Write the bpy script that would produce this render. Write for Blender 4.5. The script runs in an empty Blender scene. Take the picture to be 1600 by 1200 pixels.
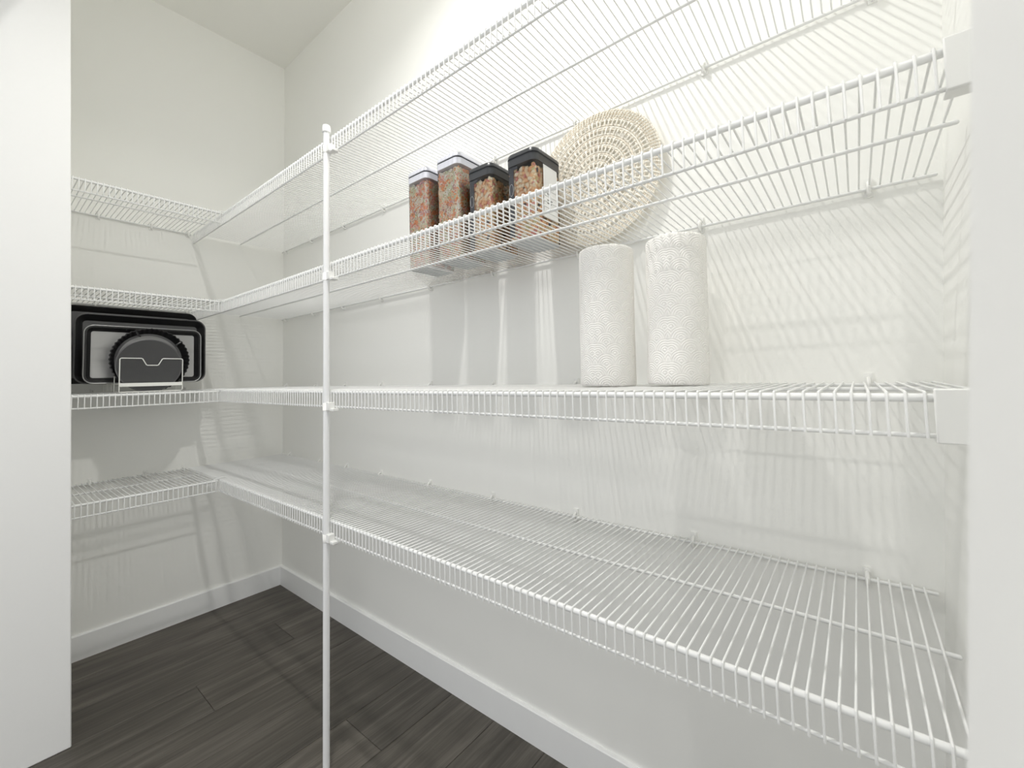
import bpy, math, random
from mathutils import Vector, Matrix

random.seed(7)
scene = bpy.context.scene
COL = scene.collection
PI = math.pi

# ------------------------------------------------------------------ camera
CAM_H = 1.0447
F_PX, YAW, PITCH, ROLL, CY = 673.24, 51.3868, 3.2845, -1.4049, 548.63
cam_data = bpy.data.cameras.new('camera')
cam = bpy.data.objects.new('camera', cam_data)
COL.objects.link(cam)
cam_data.sensor_fit = 'HORIZONTAL'
cam_data.sensor_width = 36.0
cam_data.lens = F_PX / 1600.0 * 36.0
cam_data.shift_y = -(600.0 - CY) / 1600.0
cam_data.clip_start = 0.01
cam_data.clip_end = 50
cam_data.dof.use_dof = True
cam_data.dof.focus_distance = 1.15
cam_data.dof.aperture_fstop = 9.0
_yw, _pt, _r = math.radians(YAW), math.radians(PITCH), math.radians(ROLL)
_fw = Vector((math.sin(_yw) * math.cos(_pt), math.cos(_yw) * math.cos(_pt), math.sin(_pt)))
_r0 = Vector((math.cos(_yw), -math.sin(_yw), 0))
_up = Vector((-math.sin(_yw) * math.sin(_pt), -math.cos(_yw) * math.sin(_pt), math.cos(_pt)))
_right = _r0 * math.cos(_r) + _up * math.sin(_r)
_upv = -(_r0 * math.sin(_r)) + _up * math.cos(_r)
_m = Matrix.Identity(4)
for i in range(3):
    _m[i][0] = _right[i]; _m[i][1] = _upv[i]; _m[i][2] = -_fw[i]
_m[2][3] = CAM_H
cam.matrix_world = _m
scene.camera = cam

# ------------------------------------------------------------------ world (soft daylight of the room outside the opening)
world = bpy.data.worlds.new('world')
scene.world = world
world.use_nodes = True
bg = world.node_tree.nodes['Background']
bg.inputs['Color'].default_value = (0.97, 0.985, 1.0, 1)
bg.inputs['Strength'].default_value = 1.14
LAMP_STRENGTH = 12.0
LAMP_W = 12.6
LAMP_XY = (0.31, 0.72)
LAMP2_STRENGTH = 6.0
LAMP2_SPOT_W = 45.0
LAMP2_XY = (-1.75, -0.03)

scene.view_settings.view_transform = 'Standard'
scene.view_settings.look = 'None'
scene.view_settings.gamma = 1.0
scene.view_settings.use_curve_mapping = False
scene.view_settings.exposure = 0.0
scene.cycles.max_bounces = 18
scene.cycles.diffuse_bounces = 12
scene.cycles.transparent_max_bounces = 16

# ------------------------------------------------------------------ measures
X, Y, ZC = 1.0328, 2.3924, 2.7776          # long wall, back wall, ceiling
ZS = [1.7376, 1.3730, 1.0125, 0.6606]      # rail heights of the four shelf levels
FX = X - 0.4071                            # front rail of the long shelves
MX = X - 0.211
BYF = Y - 0.3981                           # front rail of the short shelves
BYM = Y - 0.205
LIP = 0.0408
RR, WR, LR = 0.0034, 0.00150, 0.0026       # rail, wire, lip rail radii
FR = 0.0047                                # thick front rail radius
DECK = RR + WR                             # wire centre above rail centre
PITCHW = 0.0151
def y_near(z): return -0.1128 - 0.0546 * (z - 1.0)
PIER_Y = 1.84
def x_jamb(z): return 0.08637 * PIER_Y + ((CAM_H + 0.5772 * PIER_Y) - z) * 0.02460
def y_jamb(z): return -0.0204 - (z - 1.04) * 0.0632

# ------------------------------------------------------------------ materials
def new_mat(name):
    m = bpy.data.materials.new(name); m.use_nodes = True
    nt = m.node_tree
    return m, nt, nt.nodes['Principled BSDF']

def plain(name, col, rough=0.5, metal=0.0, spec=0.5, coat=0.0):
    m, nt, b = new_mat(name)
    b.inputs['Base Color'].default_value = (*col, 1)
    b.inputs['Roughness'].default_value = rough
    b.inputs['Metallic'].default_value = metal
    b.inputs['Specular IOR Level'].default_value = spec
    b.inputs['Coat Weight'].default_value = coat
    return m

def speckled(name, col, rough, scale, bump, amount=0.03, spec=0.3):
    m, nt, b = new_mat(name)
    N, L = nt.nodes, nt.links
    tc = N.new('ShaderNodeTexCoord')
    no = N.new('ShaderNodeTexNoise'); no.inputs['Scale'].default_value = scale; no.inputs['Detail'].default_value = 4
    L.new(tc.outputs['Object'], no.inputs['Vector'])
    mx = N.new('ShaderNodeMix'); mx.data_type = 'RGBA'
    mx.inputs['A'].default_value = (*[c * (1 - amount) for c in col], 1)
    mx.inputs['B'].default_value = (*[min(1, c * (1 + amount)) for c in col], 1)
    L.new(no.outputs['Fac'], mx.inputs['Factor'])
    L.new(mx.outputs['Result'], b.inputs['Base Color'])
    bp = N.new('ShaderNodeBump'); bp.inputs['Strength'].default_value = bump; bp.inputs['Distance'].default_value = 0.001
    L.new(no.outputs['Fac'], bp.inputs['Height']); L.new(bp.outputs['Normal'], b.inputs['Normal'])
    b.inputs['Roughness'].default_value = rough
    b.inputs['Specular IOR Level'].default_value = spec
    return m

M = {}
M['wall'] = speckled('wall_paint', (0.885, 0.885, 0.858), 0.75, 350, 0.06, 0.008)
M['ceiling'] = speckled('ceiling_paint', (0.88, 0.875, 0.84), 0.85, 260, 0.12, 0.01)
M['trim'] = speckled('trim_paint', (0.88, 0.885, 0.885), 0.42, 120, 0.02, 0.008)
M['jamb'] = speckled('jamb_paint', (0.88, 0.88, 0.87), 0.5, 160, 0.03, 0.008)
M['vinyl'] = plain('white_vinyl', (0.84, 0.845, 0.84), 0.38, 0, 0.5)
M['plastic'] = plain('white_plastic', (0.85, 0.85, 0.83), 0.42, 0, 0.5)
M['pole'] = plain('white_enamel', (0.86, 0.865, 0.87), 0.32, 0, 0.5)
M['black'] = plain('black_and_dark_reflection', (0.012, 0.012, 0.013), 0.34, 0, 0.45)  # black pans; on grey tray walls, dark reflection put into the colour
M['nonstick'] = plain('nonstick_coat', (0.115, 0.115, 0.118), 0.42, 0.5, 0.5)
M['nonstick_dark'] = plain('nonstick_dark', (0.060, 0.060, 0.062), 0.5, 0.3, 0.5)
M['steel'] = plain('grey_steel', (0.42, 0.42, 0.42), 0.38, 0.7, 0.5)
M['pan_floor'] = plain('pan_floor', (0.25, 0.25, 0.25), 0.4, 0.5, 0.5)
M['white_wire'] = plain('white_coated_wire', (0.85, 0.85, 0.81), 0.4)
M['lid_white'] = plain('lid_white', (0.70, 0.71, 0.78), 0.3)
M['lid_dark'] = plain('lid_charcoal', (0.045, 0.048, 0.053), 0.28)
M['gasket'] = plain('gasket_black', (0.012, 0.014, 0.02), 0.5)
M['base_grey'] = plain('base_plastic', (0.62, 0.64, 0.66), 0.4)
M['card'] = plain('insert_card', (0.075, 0.08, 0.095), 0.5)
M['paper_label'] = plain('paper_label', (0.85, 0.86, 0.87), 0.6)
M['ink'] = plain('ink', (0.03, 0.03, 0.035), 0.6)
M['cardboard'] = plain('cardboard', (0.45, 0.35, 0.24), 0.85)
M['straw'] = speckled('straw', (0.81, 0.745, 0.645), 0.8, 400, 0.5, 0.22)
M['straw2'] = speckled('straw_pale', (0.87, 0.825, 0.75), 0.8, 400, 0.5, 0.18)

def clear_plastic():
    m = bpy.data.materials.new('clear_plastic'); m.use_nodes = True
    nt = m.node_tree; N, L = nt.nodes, nt.links
    N.clear()
    out = N.new('ShaderNodeOutputMaterial')
    tr = N.new('ShaderNodeBsdfTransparent'); tr.inputs['Color'].default_value = (0.97, 0.975, 0.98, 1)
    gl = N.new('ShaderNodeBsdfGlossy'); gl.inputs['Roughness'].default_value = 0.06
    fr = N.new('ShaderNodeFresnel'); fr.inputs['IOR'].default_value = 1.45
    mx = N.new('ShaderNodeMixShader')
    L.new(fr.outputs['Fac'], mx.inputs['Fac']); L.new(tr.outputs['BSDF'], mx.inputs[1]); L.new(gl.outputs['BSDF'], mx.inputs[2])
    L.new(mx.outputs['Shader'], out.inputs['Surface'])
    return m
M['clear'] = clear_plastic()

def emit(name, col, s):
    m = bpy.data.materials.new(name); m.use_nodes = True
    nt = m.node_tree; N, L = nt.nodes, nt.links
    N.clear()
    out = N.new('ShaderNodeOutputMaterial'); e = N.new('ShaderNodeEmission')
    e.inputs['Color'].default_value = (*col, 1); e.inputs['Strength'].default_value = s
    L.new(e.outputs['Emission'], out.inputs['Surface'])
    return m
M['lamp_glow'] = emit('lamp_glow', (1.0, 0.975, 0.925), LAMP_STRENGTH)
M['lamp_glow_2'] = emit('lamp_glow_2', (1.0, 0.97, 0.91), LAMP2_STRENGTH)

def plank_mat():
    m, nt, b = new_mat('grey_oak_plank')
    N, L = nt.nodes, nt.links
    tc = N.new('ShaderNodeTexCoord')
    oi = N.new('ShaderNodeObjectInfo')
    off = N.new('ShaderNodeVectorMath'); off.operation = 'SCALE'; off.inputs['Scale'].default_value = 37.0
    cmb = N.new('ShaderNodeCombineXYZ')
    for k in range(3): L.new(oi.outputs['Random'], cmb.inputs[k])
    L.new(cmb.outputs['Vector'], off.inputs[0])
    add = N.new('ShaderNodeVectorMath'); add.operation = 'ADD'
    L.new(tc.outputs['Object'], add.inputs[0]); L.new(off.outputs['Vector'], add.inputs[1])
    mp = N.new('ShaderNodeMapping'); mp.inputs['Scale'].default_value = (2.2, 34, 34)
    L.new(add.outputs['Vector'], mp.inputs['Vector'])
    n1 = N.new('ShaderNodeTexNoise'); n1.inputs['Scale'].default_value = 1.0; n1.inputs['Detail'].default_value = 6; n1.inputs['Roughness'].default_value = 0.62; n1.inputs['Distortion'].default_value = 0.6
    L.new(mp.outputs['Vector'], n1.inputs['Vector'])
    mp2 = N.new('ShaderNodeMapping'); mp2.inputs['Scale'].default_value = (5, 170, 170)
    L.new(add.outputs['Vector'], mp2.inputs['Vector'])
    n2 = N.new('ShaderNodeTexNoise'); n2.inputs['Scale'].default_value = 1.0; n2.inputs['Detail'].default_value = 3
    L.new(mp2.outputs['Vector'], n2.inputs['Vector'])
    mp3 = N.new('ShaderNodeMapping'); mp3.inputs['Scale'].default_value = (3.0, 9, 9)
    L.new(add.outputs['Vector'], mp3.inputs['Vector'])
    n3 = N.new('ShaderNodeTexNoise'); n3.inputs['Scale'].default_value = 1.0; n3.inputs['Detail'].default_value = 2
    L.new(mp3.outputs['Vector'], n3.inputs['Vector'])
    a1 = N.new('ShaderNodeMath'); a1.operation = 'MULTIPLY_ADD'; a1.inputs[1].default_value = 0.55
    a2 = N.new('ShaderNodeMath'); a2.operation = 'MULTIPLY_ADD'; a2.inputs[1].default_value = 0.25
    a3 = N.new('ShaderNodeMath'); a3.operation = 'MULTIPLY'; a3.inputs[1].default_value = 0.30
    L.new(n3.outputs['Fac'], a3.inputs[0])
    L.new(n2.outputs['Fac'], a2.inputs[0]); L.new(a3.outputs[0], a2.inputs[2])
    L.new(n1.outputs['Fac'], a1.inputs[0]); L.new(a2.outputs[0], a1.inputs[2])
    cr = N.new('ShaderNodeValToRGB')
    e = cr.color_ramp.elements
    e[0].position = 0.33; e[0].color = (0.032, 0.028, 0.0235, 1)
    e[1].position = 0.72; e[1].color = (0.150, 0.135, 0.116, 1)
    k = cr.color_ramp.elements.new(0.54); k.color = (0.080, 0.071, 0.059, 1)
    L.new(a1.outputs[0], cr.inputs['Fac'])
    vr = N.new('ShaderNodeMapRange'); vr.inputs['To Min'].default_value = 0.82; vr.inputs['To Max'].default_value = 1.22
    L.new(oi.outputs['Random'], vr.inputs['Value'])
    hs = N.new('ShaderNodeHueSaturation'); L.new(cr.outputs['Color'], hs.inputs['Color']); L.new(vr.outputs['Result'], hs.inputs['Value'])
    L.new(hs.outputs['Color'], b.inputs['Base Color'])
    b.inputs['Roughness'].default_value = 0.5
    bp = N.new('ShaderNodeBump'); bp.inputs['Strength'].default_value = 0.25; bp.inputs['Distance'].default_value = 0.0006
    L.new(n2.outputs['Fac'], bp.inputs['Height']); L.new(bp.outputs['Normal'], b.inputs['Normal'])
    return m
M['plank'] = plank_mat()

def towel_mat():
    m, nt, b = new_mat('quilted_paper')
    N, L = nt.nodes, nt.links
    tc = N.new('ShaderNodeTexCoord'); sp = N.new('ShaderNodeSeparateXYZ')
    L.new(tc.outputs['Object'], sp.inputs[0])
    def mth(op, a, bb=None, c=None):
        n = N.new('ShaderNodeMath'); n.operation = op
        for i, v in enumerate((a, bb, c)):
            if v is None: continue
            if isinstance(v, (int, float)): n.inputs[i].default_value = v
            else: L.new(v, n.inputs[i])
        return n.outputs[0]
    CW, CH = 0.034, 0.021
    ang = mth('ARCTAN2', sp.outputs['Y'], sp.outputs['X'])
    u = mth('MULTIPLY', ang, 0.056 / CW)
    v = mth('DIVIDE', sp.outputs['Z'], CH)
    row = mth('FLOOR', v)
    par = mth('MULTIPLY', mth('MODULO', row, 2.0), 0.5)
    fu = mth('FRACT', mth('ADD', mth('ADD', u, par), 40.0))
    du = mth('MULTIPLY', mth('SUBTRACT', fu, 0.5), CW)
    dv = mth('MULTIPLY', mth('FRACT', mth('ADD', v, 40.0)), CH)
    d = mth('SQRT', mth('ADD', mth('MULTIPLY', du, du), mth('MULTIPLY', dv, dv)))
    s = mth('SINE', mth('MULTIPLY', d, 2 * PI / 0.0042))
    no = N.new('ShaderNodeTexNoise'); no.inputs['Scale'].default_value = 900; no.inputs['Detail'].default_value = 2
    L.new(tc.outputs['Object'], no.inputs['Vector'])
    h = mth('ADD', mth('MULTIPLY', s, 0.5), mth('MULTIPLY', no.outputs['Fac'], 0.9))
    bp = N.new('ShaderNodeBump'); bp.inputs['Strength'].default_value = 0.65; bp.inputs['Distance'].default_value = 0.0010
    L.new(h, bp.inputs['Height']); L.new(bp.outputs['Normal'], b.inputs['Normal'])
    b.inputs['Base Color'].default_value = (0.91, 0.895, 0.865, 1)
    b.inputs['Roughness'].default_value = 0.9
    b.inputs['Specular IOR Level'].default_value = 0.15
    b.inputs['Subsurface Weight'].default_value = 0.0
    return m
M['towel'] = towel_mat()

# ------------------------------------------------------------------ mesh builder
class MB:
    def __init__(s): s.v, s.f, s.mi = [], [], []
    def add(s, vs, fs, mi=0):
        o = len(s.v); s.v += [tuple(p) for p in vs]
        s.f += [tuple(i + o for i in f) for f in fs]; s.mi += [mi] * len(fs)
        return s
    def box(s, a, b, mi=0):
        x0, y0, z0 = a; x1, y1, z1 = b
        v = [(x0, y0, z0), (x1, y0, z0), (x1, y1, z0), (x0, y1, z0), (x0, y0, z1), (x1, y0, z1), (x1, y1, z1), (x0, y1, z1)]
        return s.hexa(v, mi)
    def hexa(s, v, mi=0):
        return s.add(v, [(0, 3, 2, 1), (4, 5, 6, 7), (0, 1, 5, 4), (1, 2, 6, 5), (2, 3, 7, 6), (3, 0, 4, 7)], mi)
    def tube(s, pts, r, n=8, closed=False, mi=0, round_end=False):
        P = [Vector(p) for p in pts]
        R = list(r) if isinstance(r, (list, tuple)) else [r] * len(P)
        if round_end and not closed:
            d0 = (P[1] - P[0]).normalized(); d1 = (P[-1] - P[-2]).normalized()
            P = [P[0] - d0 * R[0] * .9, P[0] - d0 * R[0] * .55] + P + [P[-1] + d1 * R[-1] * .55, P[-1] + d1 * R[-1] * .9]
            R = [R[0] * .35, R[0] * .8] + R + [R[-1] * .8, R[-1] * .35]
        m = len(P); vs = []
        t0 = (P[1] - P[0]).normalized()
        ref = Vector((0, 0, 1)) if abs(t0.z) < .9 else Vector((1, 0, 0))
        nrm = t0.cross(ref).normalized()
        for i in range(m):
            if closed: t = (P[(i + 1) % m] - P[i - 1]).normalized()
            else:
                a = P[i] - P[i - 1] if i else P[1] - P[0]
                b = P[i + 1] - P[i] if i < m - 1 else a
                t = (a.normalized() + b.normalized()).normalized()
            nrm = (nrm - t * nrm.dot(t)).normalized(); bn = t.cross(nrm)
            for k in range(n):
                a = 2 * PI * k / n
                vs.append(P[i] + (nrm * math.cos(a) + bn * math.sin(a)) * R[i])
        fs = []
        for i in range(m if closed else m - 1):
            j = (i + 1) % m
            for k in range(n):
                q = (k + 1) % n
                fs.append((i * n + k, i * n + q, j * n + q, j * n + k))
        if not closed:
            fs.append(tuple(range(n - 1, -1, -1))); fs.append(tuple((m - 1) * n + k for k in range(n)))
        return s.add(vs, fs, mi)
    def loft(s, rings, cap0=True, cap1=True, mi=0):
        n = len(rings[0]); vs = [p for r in rings for p in r]; fs = []
        for i in range(len(rings) - 1):
            for k in range(n):
                q = (k + 1) % n
                fs.append((i * n + k, i * n + q, (i + 1) * n + q, (i + 1) * n + k))
        if cap0: fs.append(tuple(range(n - 1, -1, -1)))
        if cap1: fs.append(tuple((len(rings) - 1) * n + k for k in range(n)))
        return s.add(vs, fs, mi)
    def mesh(s, name, mats, smooth=True, angle=40):
        me = bpy.data.meshes.new(name); me.from_pydata(s.v, [], s.f); me.update()
        for m in (mats if isinstance(mats, (list, tuple)) else [mats]): me.materials.append(m)
        if any(s.mi): me.polygons.foreach_set('material_index', s.mi)
        if smooth:
            me.polygons.foreach_set('use_smooth', [True] * len(me.polygons))
            me.set_sharp_from_angle(angle=math.radians(angle))
        return me
    def build(s, name, mats, parent=None, smooth=True, angle=40, loc=None):
        return link(name, s.mesh(name, mats, smooth, angle), parent, loc)

def link(name, me, parent=None, loc=None):
    o = bpy.data.objects.new(name, me); COL.objects.link(o)
    if parent is not None: o.parent = parent
    if loc is not None: o.location = loc
    return o
def bevel(o, w, seg=2):
    b = o.modifiers.new('bevel', 'BEVEL'); b.width = w; b.segments = seg; b.limit_method = 'ANGLE'; b.angle_limit = math.radians(30)
    return o
def thing(name, label, cat, loc=(0, 0, 0), group=None, rot=(0, 0, 0)):
    o = link(name, None, None, loc); o.rotation_euler = rot; o.empty_display_size = 0.02
    return tag(o, label, cat, group)
def tag(o, label, cat, group=None):
    o['label'] = label; o['category'] = cat
    if group: o['group'] = group
    return o
def struct(o, label=None, cat=None):
    o['kind'] = 'structure'
    if label: o['label'] = label
    if cat: o['category'] = cat
    return o
def rrect(w, h, r, n=6):
    """rounded rectangle outline, counter-clockwise, centred"""
    pts = []
    for cx, cy, a0 in ((w / 2 - r, h / 2 - r, 0), (-w / 2 + r, h / 2 - r, 90), (-w / 2 + r, -h / 2 + r, 180), (w / 2 - r, -h / 2 + r, 270)):
        for k in range(n + 1):
            a = math.radians(a0 + 90 * k / n)
            pts.append((cx + r * math.cos(a), cy + r * math.sin(a)))
    return pts

# ------------------------------------------------------------------ the room
struct(MB().box((X, -0.6, -0.02), (X + 0.12, Y + 0.12, ZC + 0.1)).build('wall_right', M['wall']), 'long off-white painted wall carrying the long wire shelves', 'wall')
struct(MB().box((-0.4, Y, -0.02), (X, Y + 0.12, ZC + 0.1)).build('wall_back', M['wall']), 'off-white painted back wall behind the baking trays', 'wall')
n0, n1 = y_near(0), y_near(ZC + 0.1)
struct(MB().hexa([(0.15, n0 - .1, 0), (X, n0 - .1, 0), (X, n0, 0), (0.15, n0, 0), (0.15, n1 - .1, ZC + .1), (X, n1 - .1, ZC + .1), (X, n1, ZC + .1), (0.15, n1, ZC + .1)]).build('wall_near', M['wall']),
       'off-white end wall where the long shelves stop', 'wall')
struct(MB().box((-2.6, -1.4, ZC), (X + .05, Y + .05, ZC + 0.1)).build('ceiling', M['ceiling']), 'plain off-white ceiling above the corner', 'ceiling')
# end of the wall beside the opening, left
a0, a1 = x_jamb(0), x_jamb(ZC)
w = MB().hexa([(a0 - .20, PIER_Y, 0), (a0, PIER_Y, 0), (a0, Y, 0), (a0 - .20, Y, 0), (a1 - .20, PIER_Y, ZC), (a1, PIER_Y, ZC), (a1, Y, ZC), (a1 - .20, Y, ZC)]).build('wall_left', M['jamb'])
bevel(w, 0.003); struct(w, 'bright white wall end at the left of the opening', 'wall')
# end of the wall beside the opening, right
b0, b1 = y_jamb(0), y_jamb(ZC)
w = MB().hexa([(.085, -1.2, 0), (.15, -1.2, 0), (.15, b0, 0), (.085, b0, 0), (.085, -1.2, ZC), (.15, -1.2, ZC), (.15, b1, ZC), (.085, b1, ZC)]).build('trim_1', M['jamb'])
bevel(w, 0.003); struct(w, 'out-of-focus white opening jamb along the right edge', 'door jamb')
struct(MB().box((.03, -0.2, 2.3), (.11, PIER_Y + .05, ZC)).build('trim_2', M['jamb']), 'white header above the opening', 'door header')

# baseboards
def baseboard(name, run, label):
    struct(run.build(name, M['trim'], angle=25), label, 'baseboard')
BH, BT = 0.0937, 0.012
prof = [(0, 0), (BT, 0), (BT, BH - .003), (BT - .003, BH), (0, BH)]
bb = MB()
bb.loft([[(X - d, yy, z) for d, z in prof] for yy in (-0.05, Y)])
baseboard('baseboard_right', bb, 'white baseboard along the foot of the long wall')
bb = MB()
bb.loft([[(xx, Y - d, z) for d, z in prof] for xx in (x_jamb(0), X - BT)])
baseboard('baseboard_back', bb, 'white baseboard along the foot of the back wall')

# floor: sub-floor slab and separate planks running along the back wall
fl = struct(MB().box((-2.6, -1.4, -0.06), (X + .05, Y + .05, -0.004)).build('floor', M['plank']), 'dark grey-brown wood plank floor', 'floor')
PW = 0.185
y_seams = [1.475 + PW * k for k in range(-6, 6)]
end_seams = {1.66: [0.514], 1.845: [0.848], 1.475: [0.06], 2.03: [0.02], 2.215: [0.12], 1.29: [0.10], 1.105: [0.75], 0.92: [0.2], 0.735: [0.55], 0.55: [0.88], 0.365: [0.4]}
for ys in y_seams:
    y0, y1 = ys, min(ys + PW, Y - .002)
    if y1 - y0 < .02: continue
    es = next((v for k, v in end_seams.items() if abs(k - ys) < .02), [0.5])
    xs = [-0.62] + es + [X - .002]
    for xa, xb in zip(xs[:-1], xs[1:]):
        g = 0.0006
        L_, W_ = xb - xa - 2 * g, y1 - y0 - 2 * g
        c = 0.0008
        mb = MB().loft([[(-L_ / 2, -W_ / 2, -.004), (L_ / 2, -W_ / 2, -.004), (L_ / 2, W_ / 2, -.004), (-L_ / 2, W_ / 2, -.004)],
                        [(-L_ / 2, -W_ / 2, -c), (L_ / 2, -W_ / 2, -c), (L_ / 2, W_ / 2, -c), (-L_ / 2, W_ / 2, -c)],
                        [(-L_ / 2 + c, -W_ / 2 + c, 0), (L_ / 2 - c, -W_ / 2 + c, 0), (L_ / 2 - c, W_ / 2 - c, 0), (-L_ / 2 + c, W_ / 2 - c, 0)]])
        mb.build('plank', M['plank'], fl, smooth=False, loc=((xa + xb) / 2, (y0 + y1) / 2, 0))

# recessed ceiling lamps: one above the aisle, one in the room outside behind the camera
def downlight(x, y, label, glow):
    lt = thing('ceiling_light', label, 'lamp', (x, y, ZC), 'recessed ceiling lamps')
    ring = MB()
    prof = [(0.036, -.003), (0.036, -.010), (0.042, -.0115), (0.076, -.006), (0.080, 0.0)]
    ring.loft([[(r * math.cos(2 * PI * k / 32), r * math.sin(2 * PI * k / 32), z) for k in range(32)] for r, z in prof], False, False)
    ring.build('trim_ring', M['trim'], lt)
    MB().add([(0.036 * math.cos(2 * PI * k / 32), 0.036 * math.sin(2 * PI * k / 32), -.003) for k in range(32)], [tuple(range(31, -1, -1))]).build('lens', glow, lt, smooth=False)
    return lt
lt1 = downlight(*LAMP_XY, 'round recessed lamp in the ceiling above the pantry aisle', M['lamp_glow'])
ad = bpy.data.lights.new('disc_bulb', 'AREA'); ad.shape = 'DISK'; ad.size = 0.066; ad.energy = LAMP_W; ad.color = (1.0, 0.985, 0.95)
ad.spread = math.radians(140)
ao = bpy.data.objects.new('disc_bulb', ad); COL.objects.link(ao); ao.parent = lt1; ao.location = (0, 0, -.0125)
lt2 = downlight(*LAMP2_XY, 'round recessed lamp in the ceiling of the room outside', M['lamp_glow_2'])
# narrow cone stands in for an unseen obstruction that limits the outside lamp's light
sd = bpy.data.lights.new('spot_bulb', 'SPOT'); sd.energy = LAMP2_SPOT_W; sd.color = (1.0, 0.97, 0.92)
sd.shadow_soft_size = 0.03; sd.spot_size = math.radians(12.5); sd.spot_blend = 0.6
so = bpy.data.objects.new('spot_bulb', sd); COL.objects.link(so); so.parent = lt2; so.location = (0, 0, -.02)
so.rotation_euler = (Vector((1.03, 0.12, 0.98)) - Vector((*LAMP2_XY, ZC - .02))).to_track_quat('-Z', 'Y').to_euler()

# ------------------------------------------------------------------ wire shelves
def wire_mesh(depth, with_lip=True):
    """one bent wire in local coords: front at 0, deck runs +x, lip drops -z"""
    zt = DECK - .0002
    if with_lip:
        fx = -FR - WR + .0006
        pts = [(fx, 0, -LIP - LR * .8), (fx, 0, -0.0005), (fx + .0012, 0, zt - .0009), (fx + .0034, 0, zt), (depth - .004, 0, zt)]
    else:
        pts = [(-.001, 0, zt), (depth * .5, 0, zt), (depth - .004, 0, zt)]
    return MB().tube(pts, WR, 6).mesh('wire', M['vinyl'])
WIRE_L, WIRE_LD = wire_mesh(X - FX), wire_mesh(X - FX, False)
WIRE_S = wire_mesh(Y - BYF)

clip = MB()                                  # wall clip, local: wall plane at x=0, rail along y at x=-0.008
clip.box((-.0050, -.0065, -.014), (0, .0065, .021))
clip.tube([(-.004, 0, .012), (-.0085, 0, .0115), (-.0148, 0, .0060), (-.0160, 0, -.0015), (-.0125, 0, -.0085), (-.007, 0, -.0098), (-.003, 0, -.0090)], .0034, 8)
clip.tube([(-.004, 0, .0145), (-.0075, 0, .0145)], .0036, 8)
CLIP = clip.mesh('wall_clip', M['plastic'])

def bullet(mb, p, q, r): mb.tube([p, q], r, 10, round_end=True)

def end_bracket(parent, z, y_front):
    b = MB()
    yw = y_near(z) + .001
    x0, x1, zt, zb = FX - .0120, FX + .013, z + .0085, z - LIP - .0065
    b.box((x0, yw, zb), (x0 + .003, y_front, zt))                 # face plate
    b.box((x0 + .003, yw, zb), (x1, y_front, zb + .003))          # bottom
    b.box((x0 + .003, yw, zb + .003), (x1, yw + .004, zt - .002)) # plate on the wall
    b.box((x0 + .003, yw + .004, zt - .003), (FX - .0045, y_front, zt)) # top flange
    o = b.build('end_bracket', M['plastic'], parent); bevel(o, .0016, 2)
    return o

long_labels = ['topmost long white wire shelf on the long wall, above the cereal containers',
               'long white wire shelf holding the cereal containers and woven placemat',
               'long white wire shelf the two paper towel rolls stand on',
               'lowest long white wire shelf, empty, nearest the floor']
phase = [-0.105, -0.081, -0.0534, -0.0687]
clip_ys = [[-.06, .2366, .5735, .8679, 1.17, 1.47, 1.77, 2.07, 2.345], [-.0344, .2613, .5775, .8896, 1.19, 1.49, 1.78, 2.05, 2.345],
           [-.015, .285, .60, .90, 1.20, 1.50, 1.77, 2.03, 2.345], [.0063, .3095, .6144, .913, 1.2096, 1.507, 1.757, 1.99, 2.30]]
for i, z in enumerate(ZS):
    t = thing('wire_shelf', long_labels[i], 'shelf', (FX, 0, z), 'long wire shelves on the long wall')
    yn = y_near(z)
    ye = yn + .010
    r = MB(); bullet(r, (0, yn + .008, RR - FR), (0, Y - .008, RR - FR), FR); r.build('front_rail', M['vinyl'], t)
    r = MB(); bullet(r, (0, yn + .008, -LIP), (0, Y - .006, -LIP), LR); r.build('lip_rail', M['vinyl'], t)
    r = MB(); bullet(r, (MX - FX, ye, 0), (MX - FX, Y - .006, 0), RR * .95); r.build('middle_rail', M['vinyl'], t)
    r = MB(); bullet(r, (X - .008 - FX, ye, 0), (X - .008 - FX, Y - .006, 0), RR * .95); r.build('rear_rail', M['vinyl'], t)
    y0 = phase[i]
    yy = y0
    while yy < Y - .006:
        link('wire', WIRE_L, t, (0, yy, 0)); yy += PITCHW
    yy = y0 - PITCHW
    while yy > yn + .012:
        link('wire', WIRE_LD, t, (0, yy, 0)); yy -= PITCHW
    for cy in clip_ys[i]:
        link('wall_clip', CLIP, t, (X - FX, cy, 0))
    b = end_bracket(t, z, y0 - .006)
    b.location = (-FX, 0, -z)

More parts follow.
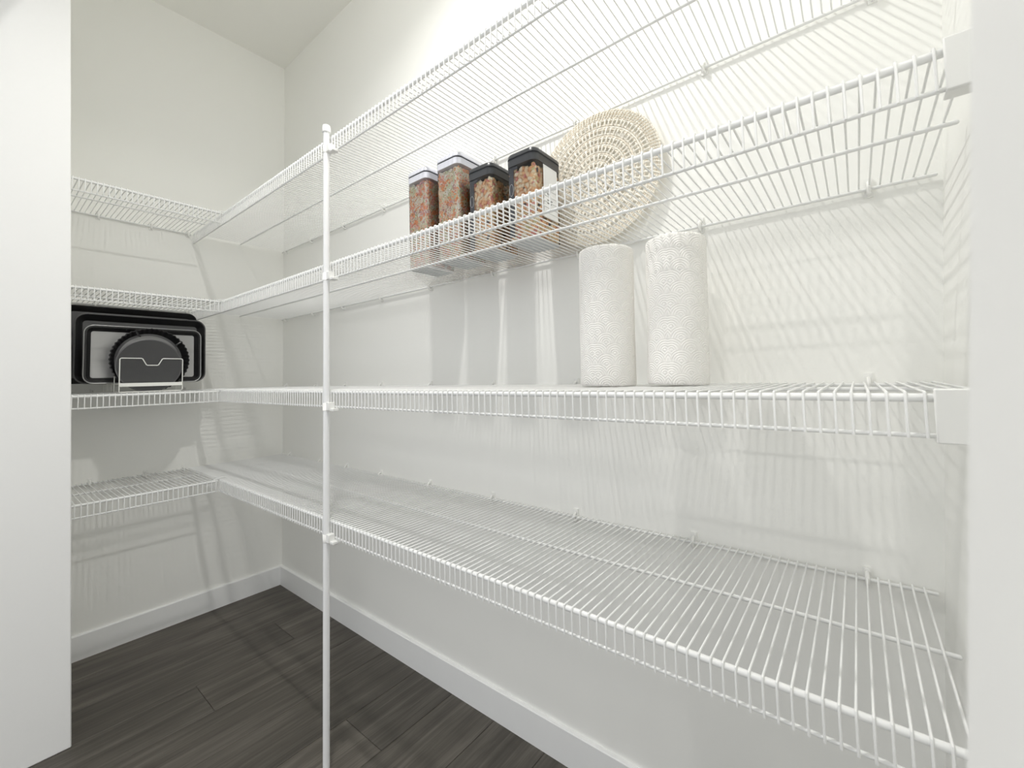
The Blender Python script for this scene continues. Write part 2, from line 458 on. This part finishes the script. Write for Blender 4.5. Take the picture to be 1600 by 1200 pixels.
short_labels = ['topmost short white wire shelf on the back wall',
                'short white wire shelf on the back wall just above the baking trays',
                'short white wire shelf carrying the baking trays and their rack',
                'lowest short white wire shelf on the back wall, empty']
for i, z in enumerate(ZS):
    xe = FX - .0125
    xl = x_jamb(z) + .004
    t = thing('wire_shelf', short_labels[i], 'shelf', (FX, BYF, z), 'short wire shelves on the back wall')
    for nm, yy, zz, rr in (('front_rail', 0, RR - FR, FR), ('lip_rail', 0, -LIP, LR), ('middle_rail', BYM - BYF, 0, RR * .95), ('rear_rail', Y - .008 - BYF, 0, RR * .95)):
        r = MB(); bullet(r, (xl - FX, yy, zz), (xe - FX, yy, zz), rr); r.build(nm, M['vinyl'], t)
    xx = xe - .004
    while xx > xl + .003:
        o = link('wire', WIRE_S, t, (xx - FX, 0, 0)); o.rotation_euler.z = PI / 2
        xx -= PITCHW
    # joining hook laid over the long shelf's front rail
    hk = MB(); hk.tube([(-.024, 0, .0050), (-.012, 0, .0080), (.003, 0, .0098), (.016, 0, .0098)], .0019, 6, round_end=True)
    hk.build('joining_hook', M['vinyl'], t)
    for cx in (FX - .022, .47, .30):
        o = link('wall_clip', CLIP, t, (cx - FX, Y - BYF, 0)); o.rotation_euler.z = PI / 2

# ------------------------------------------------------------------ support pole
PY, PX, PR = 1.1425, FX - .0172, .0086
pole = thing('support_pole', 'tall round white pole standing in front of the long shelves', 'pole', (PX, PY, 0))
MB().tube([(0, 0, .004), (0, 0, 1.757)], PR, 20).build('tube', M['pole'], pole)
cap = MB()
cap.loft([[(r * math.cos(2 * PI * k / 20), r * math.sin(2 * PI * k / 20), z) for k in range(20)] for r, z in ((.0105, 1.748), (.0115, 1.749), (.0115, 1.762), (.0100, 1.768), (.006, 1.7705))])
cap.build('cap', M['plastic'], pole)
foot = MB()
foot.loft([[(r * math.cos(2 * PI * k / 20), r * math.sin(2 * PI * k / 20), z) for k in range(20)] for r, z in ((.013, 0), (.013, .004), (.0108, .008), (.0105, .022))])
foot.build('foot', M['plastic'], pole)
for z in ZS:
    c = MB()
    zc = z - LIP
    ringp = lambda rad, zz: [(rad * math.cos(2 * PI * k / 16), rad * math.sin(2 * PI * k / 16), zz) for k in range(16)]
    c.loft([ringp(PR + .0004, zc - .010), ringp(PR + .0009, zc - .009), ringp(PR + .0009, zc + .011), ringp(PR + .0004, zc + .012)], True, True)
    c.box((-.005, -.021, zc - .0085), (PR + .004, -.004, zc + .013))
    c.box((-.001, -.036, zc - .0105), (PR + .008, -.014, zc - .0035))
    o = c.build('shelf_clip', M['plastic'], pole); bevel(o, .0015, 2)

# ------------------------------------------------------------------ paper towel rolls
DZ = DECK + WR - .0002                      # deck surface above rail centre
def towel_roll(loc, seam, label, lean, R=0.0560, H=0.280):
    t = thing('paper_towel_roll', label, 'paper towels', loc, 'paper towel rolls')
    t.rotation_mode = 'AXIS_ANGLE'; t.rotation_axis_angle = (math.radians(lean), .781, .624, 0)
    n, mz = 96, 20
    mb = MB(); rings = []
    def rad(a, z):
        s = ((a - seam) % (2 * PI)) / (2 * PI)
        return R - .0011 + .0011 * s + .0005 * math.sin(3 * a + 9 * z) + .0004 * math.sin(5 * a - 23 * z + seam)
    zs = [(.0, .0030), (.0015, .0008), (.004, 0)] + [(.004 + (H - .012) * k / mz, 0) for k in range(1, mz)] + [(H - .006, 0), (H - .0025, .0012), (H - .0004, .0045), (H, .009)]
    angs = [seam + 1e-4 + (2 * PI - 2e-4) * k / (n - 1) for k in range(n)]
    for z, inset in zs:
        rings.append([((rad(a, z) - inset) * math.cos(a), (rad(a, z) - inset) * math.sin(a), z) for a in angs])
    rings.append([(.021 * math.cos(a), .021 * math.sin(a), H - .001) for a in angs])
    rings.append([(.021 * math.cos(a), .021 * math.sin(a), .001) for a in angs])
    rings.append(rings[0])
    mb.loft(rings, False, False)
    mb.build('paper', M['towel'], t, angle=50)
    core = MB()
    core.loft([[(r * math.cos(2 * PI * k / 32), r * math.sin(2 * PI * k / 32), z) for k in range(32)] for r, z in ((.0208, 0.0005), (.0208, H - .0006), (.0190, H - .0006), (.0190, 0.0005))], False, False)
    core.build('core', M['cardboard'], t)
    return t
towel_roll((0.814, 0.400, ZS[2] + DZ + .0011), 0.6, 'left of the two white paper towel rolls, farther from the jamb', 1.0)
towel_roll((0.842, 0.268, ZS[2] + DZ + .0017), PI + 1.1, 'right of the two white paper towel rolls, with a loose sheet edge', 1.6)

# ------------------------------------------------------------------ cereal and nut containers
CER = [plain('cereal_' + n, c, 0.7) for n, c in (('cream', (.95, .89, .74)), ('orange', (.98, .50, .26)), ('pink', (.95, .56, .48)), ('green', (.80, .84, .62)), ('tan', (.93, .77, .56)), ('mauve', (.72, .46, .47)), ('pale', (.96, .95, .88)))]
NUT = [plain('nut_' + n, c, 0.5) for n, c in (('almond', (.88, .50, .26)), ('cashew', (.97, .88, .68)), ('cranberry', (.74, .32, .27)), ('peanut', (.96, .76, .50)), ('raisin', (.10, .085, .095)), ('hazel', (.94, .60, .34)), ('seed', (.72, .66, .34)))]
M['crumb'] = plain('crumb_brown', (.78, .56, .38), .8)

def frame(nrm):
    n = Vector(nrm).normalized()
    u = n.cross(Vector((0, 0, 1)) if abs(n.z) < .9 else Vector((1, 0, 0))).normalized()
    return n, u, n.cross(u)
def torus_into(mb, c, nrm, R, r, mi, a=8, b=4):
    n, u, v = frame(nrm); vs = []
    for i in range(a):
        t = 2 * PI * i / a; d = u * math.cos(t) + v * math.sin(t)
        for j in range(b):
            s = 2 * PI * j / b
            vs.append(Vector(c) + d * (R + r * math.cos(s)) + n * (r * math.sin(s)))
    fs = [(i * b + j, ((i + 1) % a) * b + j, ((i + 1) % a) * b + (j + 1) % b, i * b + (j + 1) % b) for i in range(a) for j in range(b)]
    mb.add(vs, fs, mi)
def blob_into(mb, c, axis, L, W, T, nrm, mi, a=8, b=5):
    n = Vector(nrm).normalized(); u = (Vector(axis) - n * Vector(axis).dot(n)).normalized(); v = n.cross(u)
    c = Vector(c); rings = []
    for j in range(1, b):
        ph = PI * j / b - PI / 2
        taper = 1.0 - .22 * math.sin(ph)
        rings.append([c + u * (L * math.sin(ph)) + (v * (W * math.cos(2 * PI * i / a)) + n * (T * math.sin(2 * PI * i / a))) * math.cos(ph) * taper for i in range(a)])
    mb.loft(rings, True, True, mi)

def container(y0, y1, H, kind, label, label_card=False):
    x0, x1 = 0.842, 0.960
    cx, cy = (x0 + x1) / 2, (y0 + y1) / 2
    wx, wy = x1 - x0, y1 - y0
    dark = kind == 'nuts'
    t = thing('food_container', label, 'container', (cx, cy, ZS[1] + DZ), 'food storage containers')
    LH = .034 if not dark else .031
    hb = H - LH
    # clear body shell (outer wall)
    bd = MB()
    bd.loft([[(px, py, z) for px, py in rrect(wx - i, wy - i, .014)] for z, i in ((.003, .004), (.007, .001), (hb * .5, 0), (hb, -.001))], False, False)
    bd.build('body', M['clear'], t)
    bs = MB()
    bs.loft([[(px, py, z) for px, py in rrect(wx - i, wy - i, .013)] for z, i in ((0, .008), (.0015, .004), (.005, .0035), (.006, .006))])
    bs.build('base', M['base_grey'], t)
    # lid
    ld = MB()
    o = -.005
    lp = [(hb - .004, .002), (hb - .003, o), (hb + LH * .42, o - .001), (hb + LH * .45, o + .0035), (hb + LH * .56, o + .0035), (hb + LH * .59, o - .001), (H - .005, o), (H - .0015, o + .004), (H, o + .012)]
    ld.loft([[(px, py, z) for px, py in rrect(wx - i, wy - i, .019, 8)] for z, i in lp])
    lid = ld.build('lid', M['lid_dark'] if dark else M['lid_white'], t)
    gk = MB()
    gk.loft([[(px, py, z) for px, py in rrect(wx - o - .0015, wy - o - .0015, .018, 8)] for z in (hb + LH * .46, hb + LH * .55)], False, False)
    gk.build('gasket', M['gasket'], lid)
    # contents
    ix, iy = wx / 2 - .0035, wy / 2 - .0035
    top = hb - .010
    mb = MB()
    deep = .0065
    mb.loft([[(px, py, z) for px, py in rrect(2 * (ix - deep), 2 * (iy - deep), .008, 3)] for z in (.009, top - .004)], True, True, 0)
    sp = .0094 if not dark else .0108
    faces = [((-1, 0, 0), (0, 1, 0), ix, iy), ((1, 0, 0), (0, 1, 0), ix, iy), ((0, -1, 0), (1, 0, 0), iy, ix), ((0, 1, 0), (1, 0, 0), iy, ix)]
    for nrm, tan, dist, half in faces:
        nrm, tan = Vector(nrm), Vector(tan)
        for layer in range(2):
            nu, nv = int(2 * half / sp) + 1, int((top - .010) / sp) + 1
            for a in range(nu):
                for b in range(nv):
                    u = -half + (a + .5 + random.uniform(-.42, .42)) * 2 * half / nu
                    z = .012 + (b + .5 + random.uniform(-.42, .42)) * (top - .012) / nv
                    u = max(-half + .006, min(half - .006, u))
                    jit = Vector((random.uniform(-1, 1), random.uniform(-1, 1), random.uniform(-1, 1)))
                    if not dark:
                        p = nrm * (dist - .0030 - layer * .0035 - random.random() * .0012) + tan * u + Vector((0, 0, z))
                        mi = 1 + random.choices(range(7), (24, 18, 14, 17, 10, 6, 18))[0]
                        torus_into(mb, p, nrm + jit * .45, random.uniform(.0044, .0052), random.uniform(.0017, .0021), mi)
                    else:
                        p = nrm * (dist - .0040 - layer * .004 - random.random() * .001) + tan * u + Vector((0, 0, z))
                        mi = 1 + random.choices(range(7), (16, 30, 8, 26, 4, 15, 4))[0]
                        Lg = random.uniform(.0058, .0090)
                        blob_into(mb, p, jit, Lg, Lg * random.uniform(.58, .75), .0036, nrm + jit * .15, mi)
    c = mb.build('mixed_nuts' if dark else 'cereal', [M['crumb']] + (NUT if dark else CER), t, angle=80)
    c['kind'] = 'stuff'
    if dark:   # dark printed insert along one edge of the front with a pale oval outline
        xf = -wx / 2 + .0018
        s = MB(); s.box((xf, wy / 2 - .021, .014), (xf + .0008, wy / 2 - .006, hb - .002)); 
        ins = s.build('insert_card', M['card'], t, smooth=False)
        ov = MB()
        ov.tube([(xf - .0003, wy / 2 - .0135 + .0062 * math.cos(2 * PI * k / 20), hb - .062 + .0155 * math.sin(2 * PI * k / 20)) for k in range(20)], .0007, 4, closed=True)
        ov.build('printed_oval', M['paper_label'], ins)
        s = MB(); s.box((xf, wy / 2 - .034, hb - .012), (xf + .0008, wy / 2 - .021, hb - .002)); s.build('insert_tab', M['card'], t, smooth=False)
    if label_card:
        yf = -wy / 2 - .0008
        s = MB(); s.box((-.022, yf, hb * .30), (.040, yf + .0009, hb - .003)); lc = s.build('paper_label', M['paper_label'], t, smooth=False)
        for row, (zz, hh, marks) in enumerate(((hb * .66, .0058, (.0, .005, .0095, .021, .026)), (hb * .595, .0070, (.001, .0065, .0115)), (hb * .53, .0026, (.0, .004, .008, .012, .016, .02)), (hb * .49, .0022, (.0, .004, .008, .012, .016)))):
            for mx_ in marks:
                q = MB(); q.box((-.008 + mx_, yf - .0003, zz), (-.008 + mx_ + (.0026 if hh > .004 else .003), yf, zz + hh))
                q.build('printed_mark', M['ink'], lc, smooth=False)
    return t
container(0.989, 1.080, 0.312, 'cereal', 'leftmost white-lidded clear container of multicoloured ring cereal')
container(0.853, 0.945, 0.312, 'cereal', 'white-lidded clear container of ring cereal beside the dark-lidded ones')
container(0.729, 0.815, 0.238, 'nuts', 'dark-lidded clear container of mixed nuts between the other containers')
container(0.588, 0.676, 0.230, 'nuts', 'dark-lidded nut container with a white paper label, next to the placemat', True)

# ------------------------------------------------------------------ woven round placemat
def placemat():
    R = 0.176
    zc = ZS[1] + DZ + .1797
    t = thing('woven_placemat', 'round natural straw placemat with openwork rings leaning on the wall', 'placemat', (1.0085, 0.512, zc), None, (0, math.radians(3.0), 0))
    def coil(r, rad, amp, lobes, mat, ph=0.0):
        n = max(36, int(r * 900))
        pts = []
        for k in range(n):
            a = 2 * PI * k / n
            w = amp * math.sin(lobes * a + ph)
            pts.append((w * .7, (r + w * .5) * math.cos(a), (r + w * .5) * math.sin(a)))
        MB().tube(pts, rad, 6, closed=True).build('woven_coil', mat, t)
    def stitches(r0, r1, step, mat):
        rm = (r0 + r1) / 2
        n = max(9, int(2 * PI * rm / step))
        mb = MB()
        for k in range(n):
            a = 2 * PI * (k + random.uniform(-.12, .12)) / n
            w = .0017 / rm
            for s_, xo in ((-1, -.0006), (1, -.0012)):
                ra, rb = r0 - .003, r1 + .003
                pts = []
                for q in range(5):
                    f = q / 4; rr = ra + (rb - ra) * f
                    an = a + s_ * w * (1 - .55 * math.sin(PI * f)) + .18 * w * (f - .5)
                    pts.append((xo - .0026 * math.sin(PI * min(1, .15 + f * .7)), rr * math.cos(an), rr * math.sin(an)))
                mb.tube(pts, .0016, 5)
        o = mb.build('radial_stitches', mat, t); o['kind'] = 'stuff'
    # centre rosette
    for r in (.004, .0085): coil(r, .0024, .0006, 6, M['straw2'])
    prev = .0095
    bands = [(.0190, .0270), (.0385, .0480), (.0595, .0695), (.0815, .0920), (.1040, .1150), (.1270, .1385), (.1510, R)]
    for i, (a, b) in enumerate(bands):
        stitches(prev, a, .0118, M['straw2'])
        k = max(2, int(round((b - a) / .0048)))
        for j in range(k + 1):
            r = a + (b - a) * j / k
            coil(r, .0024, .0009, int(r * 700), M['straw'] if (i + j) % 2 else M['straw2'], j * PI)
        prev = b
    # wrapped rim stitches over the outer band
    mb = MB()
    n = 120
    for k in range(n):
        a = 2 * PI * k / n
        mb.tube([(-.0032, (R - .020) * math.cos(a), (R - .020) * math.sin(a)), (-.0046, (R - .008) * math.cos(a + .02), (R - .008) * math.sin(a + .02)), (-.001, (R + .0028) * math.cos(a + .035), (R + .0028) * math.sin(a + .035))], .0015, 5)
    o = mb.build('rim_stitches', M['straw2'], t); o['kind'] = 'stuff'
placemat()

# ------------------------------------------------------------------ bakeware on the short shelf
ZD = ZS[2] + DZ
def pan_rings(prof, w, h, r):
    out = []
    for inset, yy in prof:
        out.append([(px, yy, pz) for px, pz in rrect(w - 2 * inset, h - 2 * inset, max(.004, r - inset), 7)])
    return out
def tray(name, label, x0, x1, z0, z1, yf, depth, rim, slope, rc, wall_mat, base_mat, rim_mat, bead=None):
    w, h = x1 - x0, z1 - z0
    t = thing(name, label, 'baking tray', ((x0 + x1) / 2, yf, (z0 + z1) / 2), 'baking trays', (math.radians(-2.0), 0, 0))
    th = .0011
    m = MB(); m.loft(pan_rings([(rim - .0002, .0042), (.0025, .0040), (0.0004, .0030), (0, .0015), (.001, 0), (.003, -.0004), (rim, 0)], w, h, rc), False, False)
    m.build('rim', rim_mat, t, angle=50)
    m = MB(); m.loft(pan_rings([(rim + slope - th, depth + th), (rim - th, .0042)], w, h, rc), True, False)
    m.loft(pan_rings([(rim, 0), (rim + .002, .0015), (rim + slope, depth - .003), (rim + slope + .003, depth)], w, h, rc), False, False)
    m.build('wall', wall_mat, t, angle=50)
    m = MB(); m.loft(pan_rings([(rim + slope + .003, depth), (rim + slope + .006, depth + .0004)], w, h, rc), False, True)
    m.build('base', base_mat, t)
    if bead:
        m = MB(); m.tube([(px, .0005, pz) for px, pz in rrect(w, h, rc, 7)], .0018, 8, closed=True); m.build('rolled_edge', bead, t)
    return t
tray('roasting_tray', 'largest black tray at the back of the bakeware, mostly hidden', 0.2000, 0.622, 1.0545, 1.3560, 2.298, .022, .003, .016, .034, M['black'], M['nonstick'], M['black'])
tray('baking_tray', 'large dark grey baking tray with dark reflection painted into its walls', 0.2245, 0.6265, 1.0545, 1.3150, 2.205, .026, .003, .018, .036, M['black'], M['nonstick'], M['nonstick'], M['nonstick'])
tray('baking_sheet', 'smaller grey baking sheet with a thin bright edge behind the round pan', 0.2440, 0.5960, 1.0545, 1.2660, 2.152, .016, .007, .010, .028, M['black'], M['steel'], M['black'], M['steel'])
# round fluted pan standing on edge
pr, pdep = .1195, .026
pan = thing('fluted_round_pan', 'round black tart pan with a fluted rim standing on edge', 'round pan', (.4225, 2.096, 1.1395), None, (math.radians(-1.5), 0, 0))
def flute(r, yy, amp, n=192, lobes=48):
    return [((r + amp * math.cos(lobes * 2 * PI * k / n)) * math.cos(2 * PI * k / n), yy, (r + amp * math.cos(lobes * 2 * PI * k / n)) * math.sin(2 * PI * k / n)) for k in range(n)]
m = MB()
m.loft([flute(pr - .016, pdep + .001, 0), flute(pr - .012, pdep, .0010), flute(pr - .001, .001, .0018), flute(pr, -.0006, .0018), flute(pr - .003, -.0008, .0018), flute(pr - .0145, pdep - .003, .0012), flute(pr - .018, pdep - .0004, 0)], True, False)
m.build('fluted_rim', M['black'], pan, angle=60)
m = MB(); m.loft([flute(pr - .018, pdep - .0004, 0), flute(pr - .026, pdep, 0)], False, False); m.build('base_ring', M['nonstick'], pan)
m = MB(); m.loft([flute(pr - .026, pdep, 0), flute(pr - .030, pdep - .0008, 0)], False, True); m.build('base', M['pan_floor'], pan)
for a in (113, 38):
    an = math.radians(a)
    m = MB()
    m.tube([((pr - .003) * math.cos(an), .002, (pr - .003) * math.sin(an)), ((pr - .022) * math.cos(an), -.001, (pr - .022) * math.sin(an)), ((pr - .026) * math.cos(an - .05), .000, (pr - .026) * math.sin(an - .05))], .0034, 6)
    m.build('tab', M['black'], pan)
disc = thing('round_baking_plate', 'flat dark grey round plate leaning in front of the fluted pan', 'baking plate', (.4165, 2.084, 1.1175), None, (math.radians(-2.0), 0, 0))
dr = .0985
m = MB(); m.loft([flute(dr, .002, 0, 96), flute(dr + .0012, .001, 0, 96), flute(dr + .0012, 0, 0, 96), flute(dr, -.001, 0, 96), flute(dr - .003, -.001, 0, 96)], True, False); m.build('edge', M['nonstick'], disc)
m = MB(); m.loft([flute(dr - .003, -.001, 0, 96), flute(dr - .006, -.0004, 0, 96)], False, True); m.build('face', M['nonstick_dark'], disc)

# white wire rack that holds the bakeware upright
rk = thing('bakeware_rack', 'white wire divider rack with notched hoops holding the bakeware', 'rack', (0, 0, 0))
def hoop(yy, z_lo, z_hi, wr):
    xa, xb = .3265, .5105
    dz = .0255
    pts = [(xa, z_lo), (xa, z_hi - .005), (xa + .0015, z_hi - .0015), (xa + .005, z_hi), (.386, z_hi), (.3895, z_hi - .0015), (.4005, z_hi - dz + .002), (.4045, z_hi - dz), (.4325, z_hi - dz), (.4365, z_hi - dz + .002), (.4475, z_hi - .0015), (.451, z_hi), (xb - .005, z_hi), (xb - .0015, z_hi - .0015), (xb, z_hi - .005), (xb, z_lo + .004), (xb - .004, z_lo), (xa + .004, z_lo)]
    m = MB(); m.tube([(px, yy, pz) for px, pz in pts[:-2] + [pts[-2], pts[-1]]], wr, 8, closed=True)
    m.build('hoop', M['white_wire'], rk)
for yy in (2.056, 2.143, 2.192, 2.275, 2.352):
    hoop(yy, ZD + .0018, 1.1425, .0017)
for xr in (.3300, .5070):
    m = MB(); m.tube([(xr, 2.054, 1.0505), (xr, 2.354, 1.0505)], .0022, 8, round_end=True); m.build('side_rail', M['white_wire'], rk)
for yy in (2.0535, 2.3545):
    m = MB(); m.box((.3275, yy - .0012, 1.0395), (.5095, yy + .0012, 1.0525)); bevel(m.build('crossbar', M['white_wire'], rk), .0006, 1)
